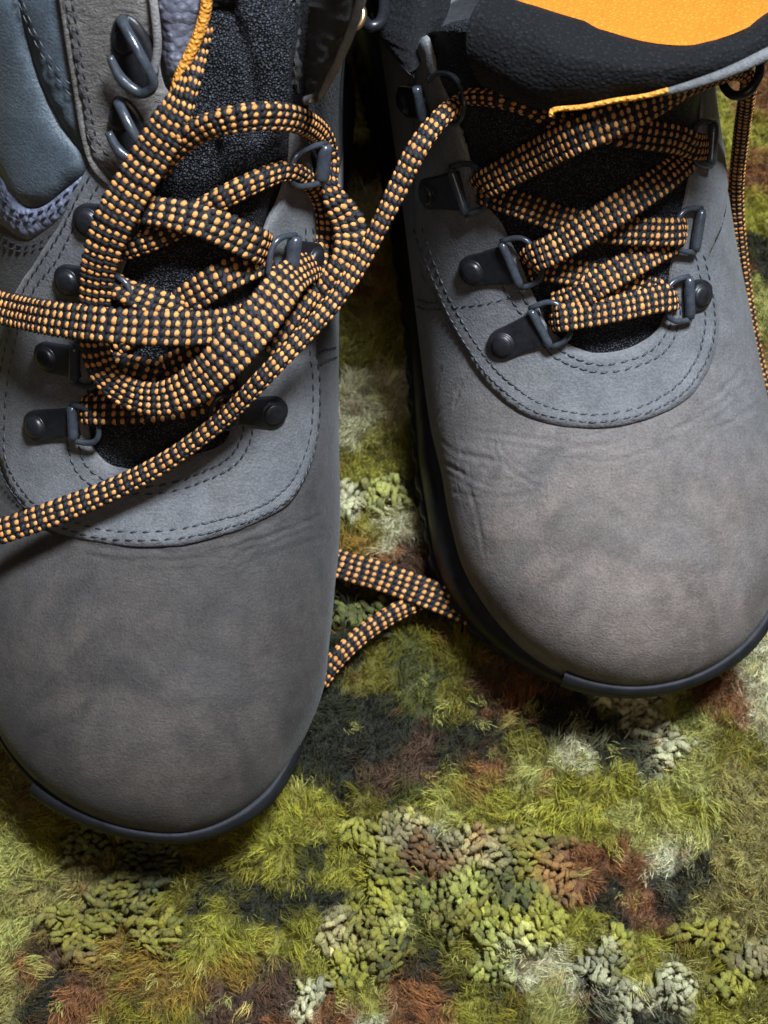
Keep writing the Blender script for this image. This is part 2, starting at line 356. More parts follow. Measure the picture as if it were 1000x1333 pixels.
def outline(L, n=260):                                # plan outline of the sole, closed, with (d, side)
    d = np.r_[(1-np.cos(np.linspace(0, np.pi, n)))*.5*29.3]
    W = lambda side: np.interp(d, [0, 6, 9, 14, 19, 24, 29.3], [1, 1, .98, .86, .80, .82, .82])
    kx = (5.25, 5.25) if L is RL else (6.3, 4.4)
    f = np.array([toe(x) for x in d])*np.array([toe(29.3-x, 4.5) for x in d])
    a = np.stack([-kx[0]*W(-1)*f, d], 1); b = np.stack([kx[1]*W(1)*f, d], 1)[::-1][1:-1]
    return np.vstack([a, b]), np.r_[-np.ones(len(a)), np.ones(len(b))]
def rings(L, levels, name, material, parent, sides=(1, 1), sel=None, treads=False, taper=None):
    O, sd = outline(L); T = unit(np.roll(O, -1, 0)-np.roll(O, 1, 0)); N = np.stack([-T[:, 1], T[:, 0]], 1)
    c = O.mean(0); 
    if ((O-c)*N).sum() < 0: N = -N
    # blend side factor smoothly through the toe
    wgt = np.where(sd < 0, 0., 1.); x = np.clip(O[:, 0]/3, -1, 1)*.5+.5; wgt = x
    rows = []
    for z, off, so in levels:
        o = off+so*(sides[0]*(1-wgt)+sides[1]*wgt)
        if treads: o = o+.10*((np.arange(len(O))//3) % 2)*(1 if treads(z) else 0)
        spring = .9*np.clip(1-O[:, 1]/7, 0, 1)**2*np.clip(1-z/4, 0, 1)
        o = o*(.30+.70*np.clip(O[:, 1]/5, 0, 1))-.28*np.clip(2.3-z, 0, 3)*np.clip(1-O[:, 1]/6, 0, 1)
        if sel is not None: o = np.where(x > 0.5, o*np.clip(1.15-(O[:, 1]-.3)/3.4, 0, 1)-.25*np.clip((O[:, 1]-1.5)/2, 0, 1), o)
        Q = O+N*np.asarray(o)[:, None]; rows.append(L.loc(Q[:, 0], Q[:, 1], z+spring))
    X = np.array(rows); n = len(O)
    if sel is not None:
        idx = [i for i in range(n) if sel(O[i], sd[i])]; idx.sort(key=lambda i: O[i, 0]); X = X[:, idx]
        k = len(idx); e = np.minimum(np.arange(k), np.arange(k)[::-1])/max(3, k*.03); e = np.clip(e, 0, 1)
        return mesh(name, X.reshape(-1, 3), gridfaces(len(levels), k), material, parent)
    V = X.reshape(-1, 3); F = gridfaces(len(levels), n, True).tolist()
    F.append(list(range(n))[::-1]); F.append([(len(levels)-1)*n+i for i in range(n)])
    return mesh(name, V, F, material, parent)

# ------------------------------------------------------------------ metal fittings
def dring(L, parent, rivet, a, b, reach, br=.15, h=.2, tilt=.14, plate=True, rv=.30, wire=.085, flip=False, loop=True):
    pa, na = L.at(*a, h); pb, nb = L.at(*b, h); n = unit(na+nb); mid = (pa+pb)/2; e2 = unit(pb-pa)
    if rivet: pr, nr = L.at(*rivet, h); n = unit(n+nr); out = unit(mid-pr)
    else: c = np.cross(e2, n); pr = None; out = c
    rp, _ = L.at(*reach, h) if not isinstance(reach, (int, float)) else (mid+out*reach, 0)
    n0 = unit(n); n = unit(n+.7*np.array([0, -.35, .94])); n = unit(n-e2*n.dot(e2)); w0 = unit(np.cross(e2, n)); 
    if w0.dot(rp-mid) < 0: w0 = -w0
    hl = np.linalg.norm(pb-pa)/2*1.1; mid = mid+n*(br+.02)
    ring = parent
    # bar sleeve
    t_ = np.linspace(-1, 1, 9)[:, None]; prof = br*np.array([.8, 1, 1, 1, 1, 1, 1, 1, .8])
    sleeve = tube('lace_ring', mid+e2*t_*hl, prof, M['wire'], ring, 16)
    if loop:
        rc = max(.45, 1.05*np.linalg.norm(rp-mid)); wd = unit(w0*math.cos(tilt)+n*math.sin(tilt))
        s = np.linspace(-1, 1, 41); ang = s*np.pi/2
        xs = rc*np.cos(ang)**.55; ys = (hl+.02)*np.sign(np.sin(ang))*np.abs(np.sin(ang))**.75
        pth = mid+wd*xs[:, None]+e2*ys[:, None]; V, F = tube_arr(pth, wire, 10)
        mesh('ring_wire', V, clean(F), M['wire'], sleeve)
    if plate and pr is not None:
        n = n0
        e1 = unit((mid-pr)-n*n.dot(mid-pr)); s2 = np.cross(n, e1); Lg = (mid-pr).dot(e1); ww = hl*.80
        ang = np.linspace(np.pi/2, 3*np.pi/2, 17); C = [(.46*math.cos(q), .46*math.sin(q)) for q in ang]
        k = np.linspace(0, 1, 8); w_ = .46+(ww-.46)*(k*k*(3-2*k))
        bot = [(x*Lg, -y) for x, y in zip(k, w_)]; top = [(x*Lg, y) for x, y in zip(k[::-1], w_[::-1])]
        O = np.array(C+bot[1:]+top[:-1]); cen = np.array([Lg*.3, 0]); zc = lambda o: np.clip(o[:, 0]/Lg, 0, 1)**2*.10
        V = []; 
        for sc1, z in ((1.0, -.16), (1.0, .03), (.955, .065), (.86, .075)):
            o = cen+(O-cen)*sc1; V.append(pr+e1*o[:, :1]+s2*o[:, 1:]+n*(z+zc(o))[:, None])
        nO = len(O); Vv = np.vstack(V+[(pr+e1*cen[0]+n*.085)[None]]); F = gridfaces(4, nO, True).tolist()+[[3*nO+i, 3*nO+(i+1) % nO, 4*nO] for i in range(nO)]
        pl = mesh('ring_plate', Vv, F, M['metal'], parent)
        rad = np.array([rv*1.22, rv*1.22, rv*1.12, rv, rv*.97, rv*.8, rv*.5, .001]); zz = np.array([.05, .085, .10, .10, .16, .195, .215, .222])
        a_ = np.linspace(0, 2*np.pi, 28, endpoint=False)
        V = pr+n*zz[:, None, None]+rad[:, None, None]*(e1*np.cos(a_)[:, None]+s2*np.sin(a_)[:, None])[None]
        mesh('rivet', V.reshape(-1, 3), gridfaces(8, 28, True), M['metal'], pl)
    return sleeve

def hook(L, parent, c, top, bot, side, h=.3, sc1=1.):
    p, n = L.at(*c, h); t, _ = L.at(*top, h); b, _ = L.at(*bot, h); sd, _ = L.at(*side, h)
    ax = unit(b-t); hl = np.linalg.norm(b-t)/2; sv = unit((sd-p)-ax*ax.dot(sd-p)); sv = unit(sv-n*n.dot(sv))
    a_ = np.linspace(0, 2*np.pi, 32, endpoint=False); O = np.stack([np.cos(a_)*hl*.98, np.sin(a_)*hl*.52], 1); V = []
    for s1, z in ((1, -.2), (1, .05), (.93, .1), (.7, .12), (.01, .12)): V.append(p+ax*(O[:, :1]*s1)+sv*(O[:, 1:]*s1)+n*z)
    base = mesh('lace_hook', np.vstack(V), gridfaces(5, 32, True), M['metal'], parent)
    # curled band: rises from the upper end, bows over and returns toward the foot of the plate
    K = [p+ax*(-hl*.85)+sv*.0+n*.12, p-ax*hl*.75+sv*.15+n*.45, p-ax*hl*.1+sv*hl*.42+n*.72, p+ax*hl*.62+sv*hl*.5+n*.62, p+ax*hl*.85+sv*.1+n*.5, p+ax*hl*.45-sv*hl*.3+n*.5, p-ax*hl*.15-sv*hl*.45+n*.48]
    C = ccurve(np.array(K), .09); V, F = tube_arr(C, np.interp(np.linspace(0, 1, len(C)), [0, .1, .8, 1], [.16, .13, .15, .10]), 12)
    mesh('hook_band', V, clean(F), M['wire'], base)
    a2 = np.linspace(0, 2*np.pi, 24, endpoint=False); q = p-ax*hl*.35; V = []
    for r_, z in ((.3, .1), (.3, .16), (.25, .2), (.01, .22)): V.append(q-sv*.12+r_*(ax*np.cos(a2)[:, None]+sv*np.sin(a2)[:, None])+n*z)
    mesh('hook_rivet', np.vstack(V), gridfaces(4, 24, True), M['metal'], base)
    return base

# ------------------------------------------------------------------ laces
LACES = {}                                            # every run of one boot's lace is gathered into one mesh
def lace(name, K, parent, L=None, base=None, pitch=.275, row=.195, width=.86, thick=.2):
    """K rows: px, py, z (or ('+', lift above the boot)), roll degrees, width factor."""
    R = []
    for px, py, z, roll, wf in K:
        if isinstance(z, str):
            lift = float(z); k = (L or base).hit(px, py); 
            if k is None: print('lace MISS', name, px, py); X = P(px, py, 8)
            else: X = (L or base).at(px, py)[0]-ray(px, py)*lift
        else: X = P(px, py, z)
        R.append([*X, math.radians(roll), wf])
    A = ccurve(np.array(R), .06); n = len(A); X = A[:, :3]
    for _ in range(6): X[1:-1] = .25*X[:-2]+.5*X[1:-1]+.25*X[2:]
    T = unit(np.gradient(X, axis=0)); V0 = unit(CAM-X); V0 = unit(V0-T*(V0*T).sum(1, keepdims=True)); S0 = np.cross(T, V0)
    ro = A[:, 3:4]; N = V0*np.cos(ro)+S0*np.sin(ro); S = np.cross(T, N)
    w_ = width*A[:, 4]/2; th = np.clip(thick/2+ (1-np.clip(A[:, 4], 0, 1))*.17, .09, .19)
    ss = np.r_[0, np.cumsum(np.linalg.norm(np.diff(X, axis=0), axis=1))]
    k = 20; a = np.linspace(0, 2*np.pi, k, endpoint=False); e = .75
    def cs(q, wi, ti): return np.sign(np.cos(q))*np.abs(np.cos(q))**e*wi, np.sign(np.sin(q))*np.abs(np.sin(q))**e*ti
    cx, cz = cs(a[None], w_[:, None], th[:, None]); V = X[:, None]+S[:, None]*cx[..., None]+N[:, None]*cz[..., None]
    bag = Bag(); F = gridfaces(n, k, True); bag.add(V.reshape(-1, 3), F, 0)
    for e_, idx in ((0, 0), (1, n-1)):
        bag.add(np.vstack([V[idx], X[idx][None]]), np.array([[j, (j+1) % k, k, k] for j in range(k)]) if e_ == 0 else np.array([[(j+1) % k, j, k, k] for j in range(k)]))
    # yarn floats: orange and black, staggered
    per = 2*(2*w_.mean()+.25*th.mean()); nr = max(8, 2*int(round(per/row/2)))
    qa = np.linspace(0, 2*np.pi, 721); 
    def rowang(wi, ti):
        x, z = cs(qa, wi, ti); d = np.r_[0, np.cumsum(np.hypot(np.diff(x), np.diff(z)))]; return np.interp((np.arange(nr)+.5)/nr*d[-1], d, qa), d[-1]/nr
    lat = np.array([-1, -.55, 0, .55, 1]); az = np.arange(5)*2*np.pi/5
    bl = np.stack([np.outer(lat, np.ones(5)), np.outer(np.sqrt(1-lat**2)+.12*(np.abs(lat) == 1), np.cos(az)), np.outer(np.sqrt(1-lat**2)+.12*(np.abs(lat) == 1), np.sin(az))], -1).reshape(-1, 3)
    bf = gridfaces(5, 5, True)
    VV, CC = [], []
    for c in range(int(ss[-1]/(pitch/2))):
        s_ = (c+.5)*pitch/2; f = np.searchsorted(ss, s_); f = min(max(f, 1), n-1)
        ang, rw = rowang(w_[f], th[f])
        for r_ in range(nr):
            orange = c % 2 == 0
            x, z = cs(ang[r_], w_[f], th[f]); g = .02; x1, z1 = cs(ang[r_]+g, w_[f], th[f]); tg = unit(np.array([x1-x, z1-z])); no = np.array([tg[1], -tg[0]])
            ct = X[f]+S[f]*x+N[f]*z+T[f]*(((r_*.13) % .3)*pitch*.6+.006*random.gauss(0, 1)); tv = S[f]*tg[0]+N[f]*tg[1]; nv = S[f]*no[0]+N[f]*no[1]
            j = 1+.10*random.gauss(0, 1)
            dv = T[f]+tv*.18 if orange else T[f]-tv*.25
            sz = (.28*pitch*j, .42*rw*j, .040) if orange else (.34*pitch, .62*rw, .044)
            if orange: ct = ct+nv*.010
            if not orange: dv = T[f]+tv*.35
            VV.append(ct+bl[:, :1]*sz[0]*dv+bl[:, 1:2]*sz[1]*tv+bl[:, 2:]*sz[2]*nv); CC.append(1 if orange else 0)
    nb = len(VV)
    if nb:
        VV = np.concatenate(VV); FF = (bf[None]+(np.arange(nb)*len(bl))[:, None, None]).reshape(-1, 4); bag.add(VV, FF); bag.M[-1] = np.repeat(CC, len(bf))
    LB_ = LACES.setdefault(parent.name, Bag())
    for V_, F_, M_ in zip(bag.V, bag.F, bag.M): LB_.V.append(V_); LB_.F.append(F_+LB_.n); LB_.M.append(M_)
    LB_.n += bag.n

# ================================================================== RIGHT-HAND BOOT
RB = tag(empty('hiking_boot', (7.5, 2, 0)), 'grey hiking boot with neatly criss-crossed laces and folded tongue with bright orange lining', 'hiking boot')
thR = [(560, 70), (606, 190), (625, 255), (656, 300), (693, 384), (712, 425), (735, 447), (775, 462), (820, 455), (852, 436), (868, 410), (876, 345), (896, 250), (912, 160), (915, 90), (800, 60), (650, 50)]
cr = []
for x0, y0, x1, y1, x2, y2, d, s in [(560, 575, 600, 590, 650, 600, .05, .14), (575, 600, 640, 625, 720, 610, .05, .16), (560, 560, 590, 530, 600, 500, .05, .14), (590, 640, 640, 650, 700, 640, .035, .14),
        (610, 570, 700, 585, 790, 580, .04, .15), (700, 590, 800, 600, 880, 570, .035, .14), (880, 560, 930, 530, 970, 500, .05, .15), (900, 580, 950, 550, 990, 530, .04, .14), (930, 520, 965, 480, 985, 440, .04, .12),
        (545, 540, 560, 520, 575, 480, .04, .12), (600, 610, 620, 660, 630, 720, .03, .2), (640, 575, 660, 610, 720, 640, .03, .12), (870, 545, 900, 560, 960, 550, .03, .1), (570, 620, 600, 630, 640, 600, .035, .1)]:
    cr.append(([(x0, y0), (x1, y1), (x2, y2)], d, s))
body(RL, RB, thR, cr)
faceR = [(545, 310), (570, 385), (598, 440), (640, 505), (692, 543), (760, 557), (830, 549), (890, 522), (922, 480), (934, 430), (930, 380), (920, 335), ('s', 13, 62), ('s', 15, 66), ('s', 16.2, 66), ('s', 16.2, 38), ('s', 15, 35)]
inR = [(912, 140), (896, 245), (876, 335), (868, 405), (852, 434), (820, 453), (775, 460), (735, 445), (712, 424), (693, 382), (656, 298), (622, 255), (606, 195), (570, 95), (548, 55), (495, 60), (503, 150), (520, 240)]
face = patch(RL, 'lace_facing', faceR+inR, FH, [M['facing'], M['edge']], RB, sp=.17)
patch(RL, 'tongue', [(540, 60), (600, 190), (625, 260), (656, 305), (693, 392), (712, 432), (740, 455), (775, 470), (820, 463), (856, 442), (874, 412), (882, 345), (900, 250), (918, 160), (920, 60), (800, 40), (650, 40)], -.18, M['tongue'], RB, sp=.2, low=-.7,
      hf=lambda Q, d: .10*vnoise(Q, 1.1, 21)+.05*vnoise(Q, .5, 22)+.25*np.clip(d/1.2, 0, 1))
sb = Bag()
outer = [(533, 292), (557, 372), (585, 430), (628, 497), (684, 538), (760, 552), (830, 544), (886, 518), (917, 478), (929, 430), (926, 385), (914, 335)]
stitch(RL, sb, [(545, 300), (564, 350), (592, 415), (640, 490), (692, 532), (760, 549), (830, 541), (884, 514), (914, 474), (926, 428), (923, 380), (913, 335)], FH)
stitch(RL, sb, [(556, 300), (574, 350), (602, 410), (650, 482), (700, 522), (762, 539), (826, 532), (874, 506), (902, 470), (914, 426), (911, 380), (902, 335)], FH)
stitch(RL, sb, [(640, 345), (675, 400), (700, 440), (730, 468), (775, 484), (820, 478), (862, 458), (880, 425), (886, 370)], FH)
stitch(RL, sb, [(655, 340), (690, 398), (712, 437), (738, 459), (775, 474), (818, 468), (852, 450), (870, 425)], FH)
stitch(RL, sb, [(598, 399), (630, 395), (665, 386)], FH, r=.02)
stitch(RL, sb, [(522, 392), (545, 400), (572, 404)], .02)
stitch(RL, sb, [(522, 384), (545, 391), (568, 395)], .02)
tag(sb.build('stitching', M['thread'], RB), kind='stuff')
lv = [(-.5, -.25, 0), (-.5, .25, .3), (-.2, .35, .5), (.35, .38, .6), (.42, .22, .5), (.62, .22, .5), (.7, .38, .55), (1.05, .38, .5), (1.12, .2, .45), (1.3, .2, .42), (1.38, .36, .42), (1.9, .34, .35), (2.25, .26, .25), (2.5, .1, .1), (2.5, -.4, 0)]
rings(RL, lv, 'sole', M['rubber'], RB, sides=(.45, 0), treads=lambda z: -.3 < z < 1.3)
rl = [(2.0, .5, 0), (2.1, .75, 0), (2.6, .85, 0), (2.95, .75, 0), (3.2, .5, 0), (3.3, .25, 0), (3.1, -.2, 0)]
rings(RL, rl, 'toe_rand', M['rand'], RB, sel=lambda o, s: (s < 0 and o[1] < .95) or (s > 0 and o[1] < 4))

# metal rings of the right-hand boot
dring(RL, RB, (658, 446), (693, 400), (716, 446), (738, 412), br=.13)
dring(RL, RB, (621, 350), (658, 312), (680, 366), (703, 334), br=.13)
dring(RL, RB, (566, 251), (598, 217), (615, 272), (638, 240), br=.13)
r4 = dring(RL, RB, (536, 130), (556, 108), (563, 150), (603, 125), loop=False)
tube('ring_wire', ccurve(np.array([P(558, 104, 13.0), P(572, 95, 13.5), P(590, 99, 14.0), P(602, 118, 14.2), P(604, 142, 14.0), P(594, 160, 13.4), P(566, 154, 12.4)]), .06), .08, M['wire'], r4, 12)
dring(RL, RB, (905, 383), (888, 360), (890, 410), (860, 390))
dring(RL, RB, None, (902, 272), (895, 322), (872, 300), plate=False)
dring(RL, RB, None, (915, 162), (912, 212), (895, 190), plate=False)
# folded tongue and padded collar of the right-hand boot: lining inside, dark padding over the rim
def sheet(rows, step=.1, nv=None):                     # rows of (px,py,z): smooth surface through them
    R = [ccurve(np.array([P(*p) for p in r]), .1) for r in rows]; n = 110
    R = [np.stack([np.interp(np.linspace(0, 1, n), np.linspace(0, 1, len(r)), r[:, k]) for k in range(3)], 1) for r in R]
    A = np.array(R); m = (len(rows)-1)*10+1; t = np.linspace(0, len(rows)-1, m)
    return np.stack([crom(A[:, j], t) for j in range(n)], 1), m, n
def wobble(A, m, n, amp, sc_, seed):
    q = np.stack(np.meshgrid(np.arange(m)*.12, np.arange(n)*.12, indexing='ij'), -1).reshape(-1, 2)
    N = unit(np.cross(np.gradient(A, axis=1), np.gradient(A, axis=0))); return A+N*(amp*vnoise(q, sc_, seed)).reshape(m, n, 1)
A, m_, n_ = sheet([[(560, -150, 13.5), (700, -140, 13.5), (860, -130, 13.5), (1060, -150, 13.5)], [(640, -60, 15.6), (760, -50, 15.6), (870, -40, 15.6), (1040, -60, 15.6)], [(680, -16, 16.6), (760, 8, 16.7), (865, 34, 16.8), (940, 28, 16.8), (1020, -8, 16.6)],
                  [(640, -12, 16.8), (740, 26, 17.), (862, 56, 17.), (945, 48, 17.), (1030, 0, 16.8)]])
mesh('collar_lining', wobble(A, m_, n_, .05, 1.6, 31).reshape(-1, 3), gridfaces(m_, n_), M['lining'], RB)
A, m_, n_ = sheet([[(640, -14, 16.7), (740, 22, 16.9), (862, 52, 16.9), (945, 44, 16.9), (1030, -4, 16.7)], [(630, -6, 17.1), (735, 34, 17.3), (860, 66, 17.3), (946, 58, 17.3), (1032, 12, 17.1)], [(610, 30, 17.0), (720, 72, 17.2), (850, 92, 17.2), (945, 80, 17.2), (1032, 40, 17)],
                  [(610, 80, 16.2), (700, 118, 16.3), (840, 116, 16.6), (940, 96, 16.8), (1030, 54, 16.7)], [(630, 110, 14.8), (718, 140, 15.2), (840, 123, 15.9), (935, 98, 16.3), (1025, 58, 16.2)], [(640, 60, 14.), (720, 80, 14.), (840, 70, 14.), (930, 50, 14.), (1020, 20, 14)]])
pad = mesh('folded_tongue', wobble(A, m_, n_, .07, 1.3, 32).reshape(-1, 3), gridfaces(m_, n_), M['padding'], RB)
tube('orange_binding', ccurve(np.array([P(718, 152, 15.9), P(721, 143, 16.0), P(760, 139, 16.2), P(800, 131, 16.4), P(840, 125, 16.6), P(870, 117, 16.8)]), .08), .07, M['orange'], RB)
bt = ccurve(np.array([P(838, 126, 16.4), P(870, 119, 16.7), P(905, 109, 16.9), P(950, 93, 17.1), P(1000, 70, 17.1), P(1040, 50, 17.1)]), .08)
tube('edge_binding', bt, np.interp(np.linspace(0, 1, len(bt)), [0, .2, 1], [.05, .11, .19]), M['facing'], RB)
# open hook on the outer side
hk = ccurve(np.array([P(1012, 62, 14), P(992, 80, 14.3), P(988, 98, 14.5), P(975, 118, 14.4), P(956, 124, 14.2), P(943, 112, 14.1), P(945, 98, 14.2), P(955, 93, 14.3)]), .06)
tube('lace_hook', hk, .13, M['metal'], RB, 14)

def Z(L, x, y): return L.at(x, y)[0][2]
print('Z right', [(p, round(Z(RL, *p), 1)) for p in [(690, 420), (650, 330), (600, 240), (570, 130), (880, 390), (900, 300), (915, 190), (780, 300), (780, 150)]])
rl_ = lambda n_, K: lace(n_, K, RB, RL, width=.79, pitch=.275 if len(K) > 20 else .215)
rl_('shoelace', [(722, 415, '.05', 0, .8), (725, 415, '.4', 0, .86), (732, 414, '.62', 0, .92), (748, 411, '.62', 0, .96), (800, 402, '.62', 0, .92), (860, 389, '.6', 0, .92), (868, 388, '.62', 0, .95), (874, 387, '.4', 0, .92), (877, 386, '.1', 0, .9)])
rl_('shoelace', [(720, 395, '.15', 0, .8), (742, 391, '.38', 0, 1), (790, 362, '.45', 0, 1), (840, 333, '.35', 0, 1), (880, 312, '.1', 0, .9)])
rl_('shoelace', [(690, 350, '.1', 0, .85), (705, 348, '.2', 0, .9), (750, 355, '.2', 0, .9), (810, 366, '.15', 0, .9), (860, 380, '.1', 0, .8)])
rl_('shoelace', [(689, 340, '.05', 0, .85), (692, 337, '.45', 0, .9), (700, 333, '.68', 0, .98), (725, 322, '.75', 0, 1.02), (800, 275, '.8', 0, 1.05), (860, 235, '.6', 0, 1), (893, 208, '.2', 0, .9)])
rl_('shoelace', [(889, 301, '.05', 0, .9), (886, 301, '.4', 0, .92), (878, 302, '.62', 0, .95), (850, 302, '.5', 0, .95), (790, 298, '.35', 0, .95), (730, 285, '.3', 0, .9), (680, 268, '.3', 0, .85), (645, 256, '.2', 0, .8), (628, 250, '.1', 0, .8)])
rl_('shoelace', [(626, 244, '.05', 0, .85), (629, 241, '.5', 0, .9), (640, 235, '.75', 0, 1.0), (690, 208, '.9', 0, 1.12), (750, 177, 14.9, 0, 1.12), (810, 152, 15.3, 10, 1.05), (860, 130, 15.5, 35, .9), (900, 112, 15.5, 60, .62), (940, 97, 15.2, 60, .5), (962, 93, 14.8, 40, .5),
                (974, 103, 14.2, 20, .45), (972, 130, 13, 10, .5), (966, 170, 11, 0, .5), (959, 240, 8., 0, .5), (960, 300, 6., -10, .55), (968, 370, 4., -10, .55), (978, 430, 2.5, 0, .5), (990, 485, 1.2, 0, .5), (1005, 530, .8, 0, .5)])
rl_('shoelace', [(918, 192, '.1', 0, .8), (912, 192, '.5', 0, .85), (902, 190, '.72', 0, .9), (880, 181, '.8', 0, .95), (830, 174, '.8', 0, .95), (780, 168, '.6', 20, .8), (726, 158, '.5', 45, .6), (690, 141, '.55', 60, .45), (650, 129, '.6', 60, .42), (612, 126, '.6', 60, .42), (598, 134, '.75', 40, .5),
                (575, 152, 14.3, 20, .55), (545, 190, 14.3, 10, .62), (520, 240, 13.8, 0, .62), (496, 290, 13.3, 0, .54), (470, 340, 12.8, 0, .54), (437, 390, 12.5, 0, .54), (400, 432, 12.3, 0, .54), (350, 484, 12, 0, .54), (300, 536, 11, 0, .54), (250, 577, 10.2, 0, .55),
                (200, 610, 9.5, 0, .62), (140, 640, 8.9, 0, .7), (70, 668, 8.4, 0, .8), (0, 692, 7.8, 0, .8), (-60, 712, 6.8, 0, .8), (-120, 735, 4, 0, .8), (-170, 765, 1.2, 0, .8), (-230, 800, .6, 0, .8)])

# ================================================================== LEFT-HAND BOOT
LB = tag(empty('hiking_boot', (-6, -2, 0)), 'grey hiking boot with laces in a loose tangled bow and blue-grey ankle panel', 'hiking boot')
thL = [(117, 577), (126, 594), (142, 607), (160, 612), (200, 616), (241, 598), (283, 585), (299, 568), (303, 540), (315, 470), (330, 400), (345, 350), (348, 300), (364, 258), (375, 220), (383, 160), (384, 100), (384, 10), (280, 10), (262, 60), (236, 120), (200, 230), (175, 300), (160, 350), (135, 420), (118, 490), (112, 540)]
cl = []
for a in [(240, 708, 300, 700, 360, 675, .05, .14), (300, 715, 370, 690, 425, 665, .05, .14), (60, 690, 130, 712, 210, 716, .06, .14), (120, 725, 200, 732, 280, 722, .04, .14), (330, 705, 390, 690, 434, 690, .03, .12), (0, 650, 40, 680, 90, 705, .04, .12), (390, 640, 410, 600, 420, 560, .03, .14), (310, 740, 370, 715, 430, 700, .03, .14), (430, 470, 415, 490, 410, 520, .03, .1)]:
    cl.append(([a[0:2], a[2:4], a[4:6]], a[6], a[7]))
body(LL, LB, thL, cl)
inL = [(383, 165), (375, 218), (364, 258), (346, 296), (345, 350), (330, 400), (315, 470), (303, 540), (299, 566), (283, 583), (241, 596), (200, 614), (160, 610), (142, 605), (127, 592), (118, 577), (113, 540), (119, 490), (136, 420), (160, 350), (178, 300), (204, 225), (170, 250), (126, 212)]
faceL = [(100, 245), (80, 290), (50, 338), (24, 378), (8, 430), (-4, 500), (-3, 565), (10, 620), (30, 655), (60, 685), (100, 700), (160, 710), (210, 711), (262, 704), (324, 684), (375, 655), (400, 610), (412, 556), (414, 500), (409, 455), (413, 410), (416, 350), (414, 300), (408, 250), (402, 200), (398, 170)]
patch(LL, 'lace_facing', faceL+inL, FH, [M['facing'], M['edge']], LB, sp=.17)
patch(LL, 'tongue', [(115, 580), (124, 600), (142, 613), (165, 620), (200, 622), (243, 604), (285, 590), (303, 572), (308, 540), (320, 470), (335, 400), (352, 350), (358, 300), (370, 258), (385, 215), (392, 160), (394, 90), (394, -25), (262, -25), (255, 60), (226, 130), (194, 230), (170, 300), (155, 350), (128, 420), (114, 490), (108, 540)], -.2, M['tongue'], LB, sp=.17, low=-.7,
      hf=lambda Q, d: .12*vnoise(Q, 1.0, 41)+.06*vnoise(Q, .5, 42)+.35*np.clip(d/1.2, 0, 1)-.28*np.exp(-(dseg(Q, LL.pts([(296, 5), (318, 60), (332, 120), (330, 170)]))/.16)**2)-.22*np.exp(-(dseg(Q, LL.pts([(285, 190), (282, 240), (290, 290)]))/.14)**2)+.2*np.exp(-(dseg(Q, LL.pts([(355, 5), (358, 60), (360, 120)]))/.5)**2))
brown = [(84, -14), (95, 55), (108, 130), (117, 190), (128, 212), (168, 248), (200, 232), (228, 140), (214, 105), (206, 50), (202, -14)]
patch(LL, 'upper_facing', brown, .3, [M['brown'], M['edge']], LB)
patch(LL, 'ankle_panel', [(-14, -16), (20, -16), (34, 50), (50, 105), (78, 165), (114, 208), (108, 226), (90, 240), (60, 264), (40, 268), (26, 258), (0, 222), ('s', 14.5, -60), ('s', 15.2, -75), ('s', 17.0, -80), ('s', 17, -60)], .14, M['panel'], LB, sp=.3, hf=lambda Q, d: .05*np.clip(d/1.0, 0, 1))
patch(LL, 'ankle_fold', [(24, -16), (38, 48), (54, 102), (82, 160), (115, 200), (108, 150), (96, 90), (86, 30), (82, -16)], .1, M['panel'], LB, sp=.3, hf=lambda Q, d: .03*np.clip(d/.6, 0, 1))
patch(LL, 'mesh_band', [(0, 224), (26, 262), (40, 271), (60, 267), (92, 242), (110, 228), (100, 250), (77, 284), (46, 308), (30, 310), (12, 298), (0, 289), ('s', 14.05, -62), ('s', 14.5, -62)], .09, M['meshband'], LB, sp=.2, rough=0)
patch(LL, 'collar', [(208, -20), (212, 50), (218, 90), (232, 112), (247, 72), (262, 35), (272, -20)], .42, M['collar'], LB, sp=.2, edge=.3)
tube('orange_binding', ccurve(np.array([LL.at(x, y, .5)[0] for x, y in [(275, -20), (270, 15), (259, 48), (247, 74), (238, 95), (233, 116)]]), .08), .15, M['orange'], LB, 12)
tube('collar_piping', ccurve(np.array([LL.at(x, y, .4)[0] for x, y in [(203, -20), (209, 30), (210, 60), (205, 90)]]), .08), .11, M['edge'], LB, 12)
tube('seam_cord', ccurve(np.array([LL.at(x, y, .2)[0]+.02*rng.normal(size=3) for x, y in [(84, -20), (94, 50), (106, 120), (114, 175), (122, 208), (140, 228), (168, 250)]]), .08), .10, M['brown'], LB, 10)
sb = Bag()
for ln in ([(392, 300), (400, 400), (398, 457), (402, 494), (400, 556), (386, 606), (365, 639), (324, 664), (262, 682), (200, 692), (140, 690), (100, 680), (60, 665), (31, 634), (14, 600), (11, 567), (14, 502), (27, 435), (44, 384), (77, 338), (107, 281), (138, 232)],
           [(402, 300), (410, 400), (406, 457), (411, 500), (409, 560), (396, 612), (372, 650), (326, 676), (262, 695), (200, 703), (140, 701), (96, 692), (50, 672), (24, 645), (5, 610), (1, 567), (3, 502), (16, 435), (34, 380), (57, 342), (81, 303), (105, 255), (126, 220)],
           [(105, 570), (112, 598), (130, 618), (160, 630), (200, 632), (250, 618), (292, 598), (312, 570), (318, 530)], [(92, 576), (100, 606), (122, 630), (160, 640), (202, 642), (256, 628), (302, 606), (323, 574), (328, 535)]):
    stitch(LL, sb, ln, FH)
for ln in ([(1, 249), (24, 274), (40, 278), (65, 270), (101, 242)], [(0, 262), (20, 283), (40, 288), (65, 281), (90, 262)]): stitch(LL, sb, ln, .1, r=.025)
